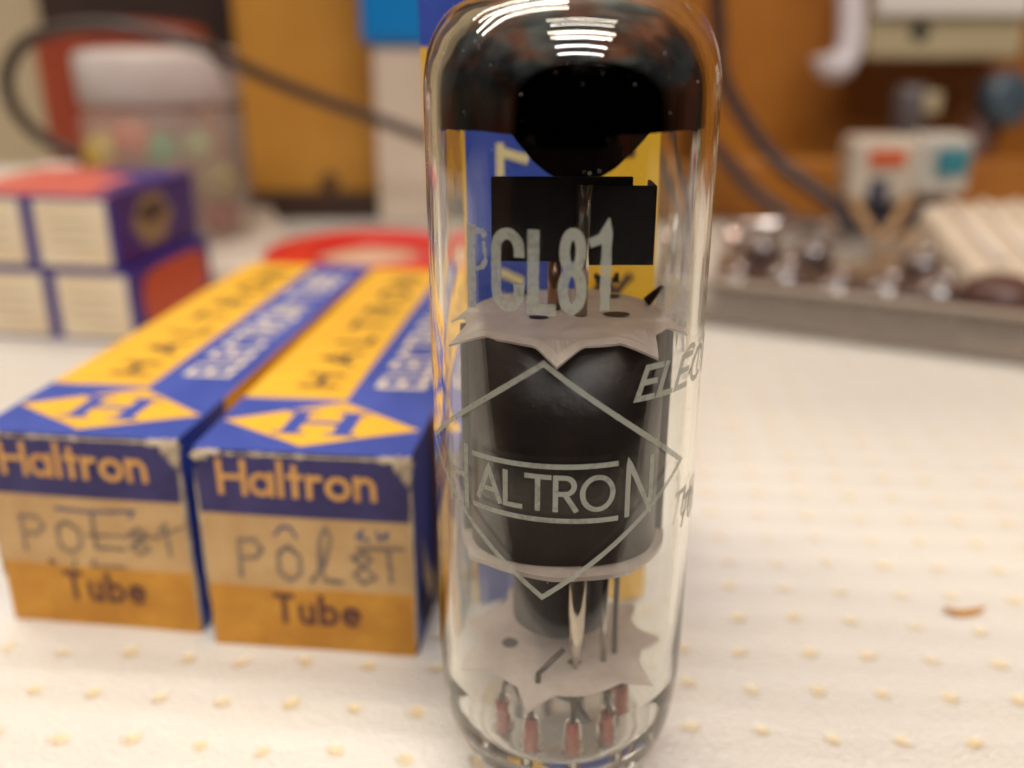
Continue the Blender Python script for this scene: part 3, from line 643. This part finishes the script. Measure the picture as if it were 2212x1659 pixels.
for (i, k), lb in labs.items():
    yaw = R(-8.5); ox, oy = -i*(WB+.4)*math.cos(yaw)-k*4.2*0, -i*(WB+.4)*math.sin(yaw)
    sh = -2.2*k
    rt = empty('small_carton', (stk.x+ox+sh-WB*math.cos(yaw), stk.y+oy-WB*math.sin(yaw), k*(HB+.1)), yaw, lb, 'carton', 'stack of small blue cartons')
    mb = MB(); mb.box((WB/2, LB/2, HB/2), (WB, LB, HB)); mb.f; 
    mb.m[-6:] = [0, 2 if k else 0, 0, 6, 0, 0]
    bo = mb.build('carton_body', SM, rt, bevel=.4)
    mb = MB()
    mb.add([(1.6, -.1, .9), (WB-1.3, -.1, .9), (WB-1.3, -.1, HB-1.1), (1.6, -.1, HB-1.1)], [(0, 1, 2, 3)], 1)
    for q in range(3): mb.add([(5, -.15, 5+q*2.6), (WB-5, -.15, 5+q*2.6), (WB-5, -.15, 5.5+q*2.6), (5, -.15, 5.5+q*2.6)], [(0, 1, 2, 3)], 7)
    mb.build('end_label', SM, rt, clean=False)
    mb = MB()
    if k and i == 0: mb.add([(WB*.72, 2, HB+.1), (WB, 2, HB+.1), (WB, LB, HB+.1), (WB*.5, LB, HB+.1)], [(0, 1, 2, 3)], 6); mb.add([(0, LB*.7, HB+.06), (WB*.62, LB*.7, HB+.06), (WB*.5, LB, HB+.06), (0, LB, HB+.06)], [(0, 1, 2, 3)], 6)
    if k: mb.add([(WB+.1, 17+9.5*math.cos(R(60*g)), 8.8+6.6*math.sin(R(60*g))) for g in range(6)], [tuple(range(6))], 4); mb.add([(WB+.15, 17+7*math.cos(R(60*g)), 10.5+2.6*math.sin(R(60*g))) for g in range(6)], [tuple(range(6))], 5)
    else: mb.add([(WB+.1, 20+16*abs(math.cos(R(g)))**.5*(1 if math.cos(R(g)) > 0 else -1), 8.6+6.8*abs(math.sin(R(g)))**.6*(1 if math.sin(R(g)) > 0 else -1)) for g in range(5, 365, 15)], [tuple(range(24))], 3)
    mb.build('side_patch', SM, rt, clean=False)
# white tray and the jar with coloured caps
def slab(name, pts, z0, z1, m, label, cat, bevel=1):
    c = sum((Vector((p[0], p[1], 0)) for p in pts), Vector())/len(pts); k = len(pts)
    mb = MB(); mb.add([(p[0]-c.x, p[1]-c.y, 0) for p in pts]+[(p[0]-c.x, p[1]-c.y, z1-z0) for p in pts], [tuple(range(k))[::-1], tuple(range(k, 2*k))]+[(i, (i+1) % k, k+(i+1) % k, k+i) for i in range(k)])
    o = mb.build(name, m, bevel=bevel); o.location = Vector((c.x, c.y, z0))*S; return tag(o, label, cat)
white = mat('white_plastic', (.66, .60, .54), .4, c2=(.6, .53, .45), vscale=40)
q = [onz(330, 600, 5), onz(648, 555, 5), onz(575, 425, 5), onz(300, 440, 5)]
slab('tray', q, 0, 5, white, 'flat cream tray under the plastic jar', 'tray', 1.2)
jc = onz(385, 505, 5); jr = 24.5
jar = empty('jar', (jc.x, jc.y, 5), 0, 'translucent plastic jar with white lid holding coloured caps', 'jar')
jm = bpy.data.materials.new('translucent_jar'); jm.use_nodes = True; t = jm.node_tree; b = t.nodes['Principled BSDF']
b.inputs['Base Color'].default_value = (.78, .64, .54, 1); b.inputs['Roughness'].default_value = .35; b.inputs['Alpha'].default_value = .2
mb = MB(); mb.lathe([(0, .3), (jr-1, .3), (jr, 1.5), (jr, 36), (jr-2.5, 41), (jr-3, 41), (jr-1.2, 35.5), (jr-1.2, 2), (0, 1.6)], n=64); mb.build('jar_body', jm, jar)
mb = MB(); mb.lathe([(0, 41.2), (jr-1.5, 41.2), (jr-.8, 42), (jr-.8, 54.5), (jr-2, 56), (jr-5, 56.6), (0, 56.8)], n=64); mb.build('lid', mat('white_lid', (.60, .53, .50), .5, c2=(.54, .46, .42), vscale=60), jar)
capc = {'yellow': (.62, .42, .04), 'orange red': (.55, .10, .02), 'green': (.04, .34, .12), 'pale green': (.30, .40, .12), 'olive': (.28, .24, .05), 'rust': (.38, .12, .05), 'dark red': (.25, .03, .02)}
for nm, x, y, z, r_, where in (('yellow', -10, -15, 17, 6, 'at the upper left'), ('orange red', 1, -19, 21, 5.5, 'beside the yellow cap'), ('green', 8, -17, 17.5, 4.8, 'right of the orange red cap'), ('pale green', 17, -11, 18.5, 4.5, 'near the right wall'),
                        ('olive', 21, -8, 7, 5.5, 'low down at the right'), ('rust', 9, -17, 9, 5, 'below the green cap'), ('dark red', 20, -5, -4, 5.5, 'at the bottom right'), ('orange red', -7, -16, 10.5, 5.5, 'below the yellow cap'), ('rust', 17, -9, 29.5, 4.5, 'highest on the right')):
    mb = MB(); mb.lathe([(0, r_*.5), (r_*.8, r_*.5), (r_, r_*.25), (r_, -r_*.5), (r_*.8, -r_*.5), (r_*.75, r_*.2), (0, r_*.2)], (0, 0, 0), 24, axis=Vector((random.uniform(-.6, .6), -1, random.uniform(-.5, .7))).normalized())
    o = tag(mb.build('coloured_cap', mat('cap_'+nm.replace(' ', '_'), capc[nm], .4)), nm+' plastic cap inside the jar '+where, 'bead', 'coloured caps in the jar'); o.location = Vector((jc.x+x-4, jc.y+y, 5+z+11))*S
# red box behind the jar
p0 = onD(112, 350, 335); p1 = onD(448, 350, 335); zt = onD(300, 62, 335).z
mb = MB(); n = 18; wd = p1.x-p0.x
top = [(wd*i/n, zt+3*math.sin(math.pi*i/n)-(6 if i in (0, n) else 0)) for i in range(n+1)]
vs = [(0, 0, 0), (wd, 0, 0)]+[(x, 0, z) for x, z in reversed(top)]; k = len(vs)
mb.add(vs+[(x, 22, z) for x, y, z in vs], [tuple(range(k)), tuple(range(k, 2*k))[::-1]]+[(i, (i+1) % k, k+(i+1) % k, k+i) for i in range(k)])
o = mb.build('storage_box', mat('red_brown_box', (.36, .065, .02), .45, c2=(.27, .035, .018), vscale=14), bevel=1.5); o.location = Vector((p0.x, p0.y, 0))*S
tag(o, 'red brown box with a rounded top standing behind the jar', 'box')
# white carton with bright blue top
p0 = onD(818, 430, 345); p1 = onD(1000, 430, 345); zb = onD(850, 430, 345).z; zm = onD(850, 112, 345).z
wc = empty('packet', (p0.x, p0.y, 0), 0, 'cream packet with a bright blue top leaning on the ochre board', 'packet')
mb = MB(); mb.box(((p1.x-p0.x)/2, 5, (zm+2)/2), (p1.x-p0.x, 10, zm+2)); mb.build('packet_body', mat('cream_packet', (.66, .55, .44), .5, c2=(.6, .48, .37), vscale=20), wc, bevel=1)
mb = MB(); mb.box(((p1.x-p0.x)/2-1.5, 4, zm+2+30.2), (p1.x-p0.x+4, 13, 60)); mb.build('blue_top', mat('bright_blue', (.0, .20, .55), .4), wc, bevel=3, seg=4)
# red tape roll
tcn_ = onz(800, 540, 13); tr = 27
rl = empty('tape_roll', (tcn_.x, tcn_.y, 0), 0, 'flat red roll with a cream centre lying in front of the ochre board', 'roll')
mb = MB(); mb.lathe([(14.5, 0), (tr, 0), (tr+.6, .8), (tr+.6, 12.2), (tr, 13.2), (16, 13.2), (15.2, 12.8), (14.5, 12)], n=72, closed=True); mb.build('rim', mat('glossy_red', (.62, .018, .012), .35), rl)
mb = MB(); mb.lathe([(0, 10.5), (14.4, 10.5), (14.4, .2), (0, .2)], n=48); mb.build('centre_disc', mat('cream_disc', (.66, .5, .34), .5), rl)
# far-left bits
p = onz(130, 372, 0)
p = onD(40, 400, 270); mb = MB(); mb.box((0, 0, (p.z+4)/2), (34, 24, p.z+4)); o = mb.build('box', white, bevel=1.5); o.location = Vector((p.x-8, p.y, 0))*S; tag(o, 'white box behind the blue carton stack at the left edge', 'box'); o.name = 'white_box'
p = onD(130, 385, 275); ct = empty('bottle', (p.x, p.y, 0), 0, 'small black bottle with a pale lid behind the blue cartons', 'bottle')
mb = MB(); mb.lathe([(0, 0), (7, 0), (7.2, p.z-2), (5, p.z), (0, p.z)], n=32); mb.build('bottle_body', mat('black_plastic', (.02, .02, .022), .4), ct)
mb = MB(); mb.lathe([(0, p.z+.2), (5.6, p.z+.2), (5.6, p.z+4), (0, p.z+4.5)], n=32); mb.build('lid', white, ct)
# cables
cabm = mat('grey_brown_cable', (.055, .036, .028), .4); cabd = mat('dark_cable', (.035, .02, .022), .45)
def cable(pts, r, m, label, n=10):
    P = [onD(x, y, D) for x, y, D in pts]; P = spline(P, n); c = P[0]
    mb = MB(); mb.tube([p-c for p in P], r, 12); o = mb.build('cable', m); o.location = c*S; return tag(o, label, 'cable')
cable([(170, 335, 300), (95, 300, 298), (35, 240, 296), (14, 165, 294), (50, 95, 292), (130, 62, 290), (230, 55, 288), (330, 70, 290), (450, 105, 292), (560, 160, 300), (680, 210, 310), (800, 252, 318), (900, 290, 322), (1000, 330, 325)], 2.0, cabm, 'grey brown cable looping at the left and sagging past the jar and ochre board')
cable([(1545, -30, 340), (1553, 60, 340), (1558, 160, 338), (1610, 260, 335), (1680, 350, 330), (1760, 410, 322), (1810, 450, 318), (1830, 500, 312)], 2.6, cabd, 'dark cable curving down the brown wall beside the valve, the upper of two')
cable([(1470, 260, 340), (1560, 335, 338), (1620, 405, 334), (1700, 465, 328), (1780, 515, 318), (1820, 540, 310)], 2.4, cabd, 'dark cable curving down the brown wall, the lower of two')
# ================================================================= BACKGROUND RIGHT
# wall socket
p0 = onD(1440, 470, 352); mb = MB(); mb.box((150, 0, 11), (300, 10, 22)); o = mb.build('wooden_rail', ochre, bevel=1.5); o.location = Vector((p0.x, p0.y+5, 0))*S; tag(o, 'orange brown wooden rail along the foot of the right wall behind the tray', 'rail')
p0 = onD(1845, 125, 385); p1 = onD(2170, 125, 385); wd = p1.x-p0.x; zb = p0.z
sk_ = empty('wall_socket', (p0.x, p0.y, zb), 0, 'beige wall box with white cover and a dark screw hole, mounted on the brown wall', 'wall socket')
beige = mat('beige_plastic', (.50, .42, .26), .5, c2=(.44, .36, .21), vscale=30)
mb = MB(); mb.box((wd/2, 0, 22), (wd, 24, 44)); mb.build('socket_box', beige, sk_, bevel=1.5)
mb = MB(); mb.box((wd/2, -13.5, 31), (wd-2, 3, 32)); mb.build('cover_plate', mat('white_cover', (.72, .68, .62), .4), sk_, bevel=1)
hp = onD(1987, 68, 373); mb = MB(); mb.lathe([(0, .1), (3.3, .1), (3.6, 0)], (hp.x-p0.x, -12.1, hp.z-zb), 20, axis=Vector((0, -1, 0))); mb.build('screw_hole', mat('hole_black', (.015, .015, .015), .5), sk_)
P = spline([onD(1836, -20, 372), onD(1838, 50, 371), (onD(1832, 110, 370)), onD(1812, 143, 369), onD(1788, 140, 368), onD(1783, 118, 368)], 8)
mb = MB(); mb.tube([p-P[0] for p in P], 5.0, 14); o = mb.build('hook', mat('white_hook', (.72, .66, .68), .35)); o.location = P[0]*S; tag(o, 'white plastic hook on the brown wall left of the wall box', 'hook')
# plug hanging under the socket
p = onD(1962, 255, 372); pg = empty('plug', tuple(p), 0, 'grey plug with a pale side hanging below the wall box', 'plug')
mb = MB(); mb.lathe([(0, 12), (5, 12), (6.5, 9), (6.5, -2), (4, -8), (3, -14), (0, -14)], n=24); mb.build('plug_body', mat('grey_plug', (.12, .10, .10), .45), pg)
mb = MB(); mb.box((5.5, -5, 6), (6, 5, 8)); mb.build('pale_grip', beige, pg, bevel=.8)
p = onD(2170, 215, 365); kb = empty('control_knob', tuple(p), 0, 'grey teal knob with a dark stem near the right edge', 'knob')
mb = MB(); mb.lathe([(0, 5), (8, 5), (10, 3), (10, -4), (0, -5)], n=32, axis=Vector((.3, -1, .2)).normalized()); mb.build('knob_cap', mat('grey_teal', (.05, .075, .10), .4), kb)
mb = MB(); mb.tube([(-4, 4, -6), (-8, 6, -30), (-8, 10, -52)], [7, 6, 9], 14); mb.build('stem', mat('dark_brown_stem', (.10, .035, .02), .5), kb)
# wooden strip at the right
p0 = onD(2120, 0, 380); mb = MB(); mb.box((0, 0, 60), (12, 6, 120)); o = mb.build('wooden_strip', mat('reddish_wood', (.33, .10, .02), .5)); o.location = Vector((p0.x+14, 322, 50))*S; tag(o, 'reddish vertical wooden strip on the wall right of the wall box', 'strip')
# block with red and teal labels
p0 = onD(1815, 430, 318); p1 = onD(1955, 430, 318)
tb = empty('connector_block', (p0.x, p0.y, 0), 0, 'cream double connector block with orange red and teal patches', 'connector block')
cw = mat('cream_housing', (.60, .52, .42), .45, c2=(.5, .42, .33), vscale=50)
zz = p0.z; hh = onD(1815, 292, 318).z-zz; wb = p1.x-p0.x
mb = MB(); mb.box((wb/2, 0, zz+hh/2), (wb, 16, hh)); mb.build('housing', cw, tb, bevel=3, seg=3)
mb = MB(); mb.box((wb/2+wb*.95, 3, zz+hh/2+1), (wb*.85, 14, hh*.95)); mb.build('housing', mat('grey_cream_housing', (.52, .48, .42), .45), tb, bevel=3, seg=3)
mb = MB(); mb.box((wb*.5, -8.3, zz+hh*.70), (wb*.55, 1.2, hh*.24)); mb.build('coloured_patch', mat('orange_red_label', (.62, .10, .02), .45), tb, bevel=.4)
mb = MB(); mb.box((wb*1.55, -4.6, zz+hh*.62), (wb*.5, 1.4, hh*.40), rz=.1); mb.build('coloured_patch', mat('teal_label', (.03, .20, .25), .45), tb, bevel=.4)
mb = MB(); mb.box((wb*.42, -8.2, zz+hh*.2), (wb*.3, 1, hh*.36)); mb.build('dark_socket', mat('slate', (.06, .06, .09), .5), tb, bevel=.4)
mb = MB(); mb.box((wb, 2, zz/2-.2), (wb*1.7, 12, zz-.6)); mb.build('base', mat('black_base', (.022, .02, .03), .5), tb, bevel=1)
stick = mat('tan_wood', (.38, .22, .10), .5)
for a_, b2, lb in (((1880, 560, 285), (1965, 430, 300), 'upright tan wooden stick leaning on the connector block'), ((1850, 590, 275), (2010, 480, 285), 'lower tan wooden stick running towards the cream case'), ((1905, 540, 288), (1840, 430, 300), 'tan wooden stick leaning left across the others')):
    P0 = onD(*a_); P1 = onD(*b2); mb = MB(); mb.tube([Vector(), P1-P0], 1.7, 8); o = mb.build('wooden_stick', stick); o.location = P0*S; tag(o, lb, 'stick', 'crossed wooden sticks')
# chrome tool with a ball end
P0 = onD(1600, 492, 262); P1 = onD(1770, 474, 268)
tl = empty('metal_tool', tuple(P0), 0, 'shiny metal rod tool with a ball end lying on the tray contents', 'tool')
chrome = mat('chrome', (.72, .68, .68), .18, 1)
mb = MB(); mb.tube([Vector(), (P1-P0)], 1.7, 16); mb.build('rod', chrome, tl)
Pb = onD(1582, 516, 260)-P0
mb = MB(); mb.lathe([(3.2*math.cos(R(g)), 3.2*math.sin(R(g))) for g in range(-90, 91, 15)], tuple(Pb), 24); mb.build('ball', mat('pinkish_chrome', (.8, .62, .55), .2, 1), tl)
# cloudy plastic tray
A = onz(1480, 700, 0); B = onz(2290, 806, 0); dv = (B-A); ln = dv.length; yaw = math.atan2(dv.y, dv.x)
tr_ = empty('parts_tray', (A.x, A.y, 0), yaw, 'long cloudy grey plastic tray of glass parts at the right', 'tray')
tm = bpy.data.materials.new('cloudy_plastic'); tm.use_nodes = True; b = tm.node_tree.nodes['Principled BSDF']; b.inputs['Base Color'].default_value = (.40, .34, .28, 1); b.inputs['Roughness'].default_value = .18; b.inputs['Alpha'].default_value = .42; b.inputs['Coat Weight'].default_value = .5
mb = MB(); mb.box((ln/2, 1, 5.8), (ln, 1.6, 10)); mb.build('front_wall', tm, tr_, bevel=.5)
mb = MB(); mb.box((ln/2, 72, 5.8), (ln, 1.6, 10)); mb.build('back_wall', tm, tr_, bevel=.5)
mb = MB(); mb.box((ln/2, 36.5, .7), (ln, 69, .8)); mb.build('tray_floor', mat('tray_floor', (.20, .14, .10), .35, c2=(.10, .06, .045), vscale=60), tr_)
mb = MB(); mb.box((ln/2, 0.6, 11.3), (ln+2, 3.4, .9)); mb.build('rim', mat('grey_rim', (.36, .30, .24), .3), tr_, bevel=.3)
gl2 = mat('dark_glossy', (.055, .03, .025), .14, .0, spec=.9, coat=1, c2=(.10, .06, .05), vscale=150)
for i, (x, y, D, r_, h_, lb) in enumerate(((1585, 640, 226, 5.2, 7, 'leftmost dark round glossy part in the tray'), (1690, 640, 224, 5.6, 8, 'dark round glossy part second from the left in the tray'), (1800, 655, 219, 5.4, 7, 'dark round glossy part third from the left in the tray'), (1905, 665, 215, 5.8, 7.5, 'dark round glossy part fourth from the left in the tray'), (2015, 675, 211, 6.0, 8, 'dark round glossy part next to the big brown cap'), (1640, 585, 250, 5, 9, 'dark round glossy part in the back row under the metal tool'), (1750, 590, 250, 5, 8, 'dark round glossy part in the back row right of the tool'), (1985, 610, 238, 5, 8, 'dark round glossy part in the back row left of the cream case'))):
    p = onD(x, y, D); r_ *= 1.15; h_ *= 1.6
    rt = empty('glossy_part', (p.x, p.y, 1.2), 0, lb, 'part', 'dark round parts in the tray')
    mb = MB(); mb.lathe([(0, 0), (r_*.95, 0), (r_, .6), (r_, h_*.6), (r_*.86, h_*.85), (r_*.55, h_), (0, h_*1.04)], n=32); mb.build('part_body', gl2, rt)
    mb = MB(); mb.lathe([(r_*.28, h_*1.02), (r_*.3, h_*1.02+1.3), (r_*.2, h_*1.02+1.7), (0, h_*1.02+1.8)], (r_*.15, -r_*.2, 0), 20); mb.build('highlight_top', chrome, rt)  # small chrome nub added as the highlight on top of each part
tanb = mat('tan_block', (.19, .12, .065), .6)
for x, y, D, dx, dy, dz, lb in ((1650, 585, 255, 26, 16, 7, 'tan flat block in the tray behind the first glass parts'), (1880, 590, 250, 34, 12, 6, 'tan flat block in the tray beneath the crossed sticks'), (1985, 580, 252, 22, 16, 7, 'olive tan block in the tray left of the cream case')):
    p = onD(x, y, D); mb = MB(); mb.box((0, 0, dz/2), (dx, dy, dz)); o = mb.build('card_block', tanb, bevel=.8); o.location = Vector((p.x, p.y, 1.2))*S; o.rotation_euler.z = -.25; tag(o, lb, 'block')
# cream case at the right
q = [onz(2095, 640, 14), onz(2330, 690, 14), onz(2330, 470, 14), onz(1975, 470, 14)]
ccm = mat('cream_case', (.60, .51, .40), .5, c2=(.52, .43, .32), vscale=35)
cc = sum(q, Vector())/4
cs = empty('equipment_case', (cc.x, cc.y, 0), 0, 'cream sloping plastic case at the right edge', 'case')
qt = [onD(1990, 440, 262), onD(2112, 585, 222), onD(2330, 622, 214), onD(2330, 425, 262)]
qb = [Vector((qt[0].x-4, qt[0].y+2, 0)), Vector((qt[1].x-7, qt[1].y-5, 0)), Vector((qt[2].x, qt[2].y-6, 0)), Vector((qt[3].x, qt[3].y, 0))]
c3 = Vector((cc.x, cc.y, 0))
mb = MB(); mb.add([p-c3 for p in qb+qt], [(0, 3, 2, 1), (4, 5, 6, 7), (0, 1, 5, 4), (1, 2, 6, 5), (2, 3, 7, 6), (3, 0, 4, 7)]); mb.build('case_body', ccm, cs, bevel=2, seg=3)
e1 = qt[0].lerp(qt[1], .08)-c3; e2 = qt[0].lerp(qt[1], .95)-c3
for q in range(4):
    off = Vector((7+q*9, 1+q*.4, .9)); mb = MB(); mb.tube([e1+off, e2+off], 1.7, 10); mb.build('ridge', mat('pale_ridge', (.70, .60, .50), .4), cs)
# dark brown round knob in front of the case
p = onD(2160, 640, 212)
mb = MB(); mb.lathe([(0, 5.2), (4.5, 4.8), (7.4, 3), (8.6, .5), (8.8, -4.5), (8, -6.5), (0, -7)], n=36); o = mb.build('round_cap', mat('dark_brown_cap', (.085, .035, .026), .45)); o.location = Vector((p.x, p.y, p.z))*S; tag(o, 'dark brown round cap in the tray in front of the cream case', 'cap')
# small splinter on the mat
p = onz(2080, 1328, 0); mb = MB(); n = 10; vs = []
for i in range(n+1):
    t_ = i/n; wv = 1.1*math.sin(math.pi*t_)**.8+.05; x = (t_-.5)*5.2; z = .25+.9*(2*t_-1)**2
    vs += [(x, -wv*.5, z), (x, wv*.5, z+.15), (x, wv*.5, z-.1), (x, -wv*.5, z-.25)]
mb.add(vs, [(4*i+k, 4*i+(k+1) % 4, 4*i+4+(k+1) % 4, 4*i+4+k) for i in range(n) for k in range(4)], 0, True)
o = mb.build('wood_chip', mat('ochre_chip', (.50, .24, .05), .6)); o.location = Vector((p.x, p.y, 0.05))*S; tag(o, 'tiny curled ochre chip lying on the white mat at the right', 'chip')
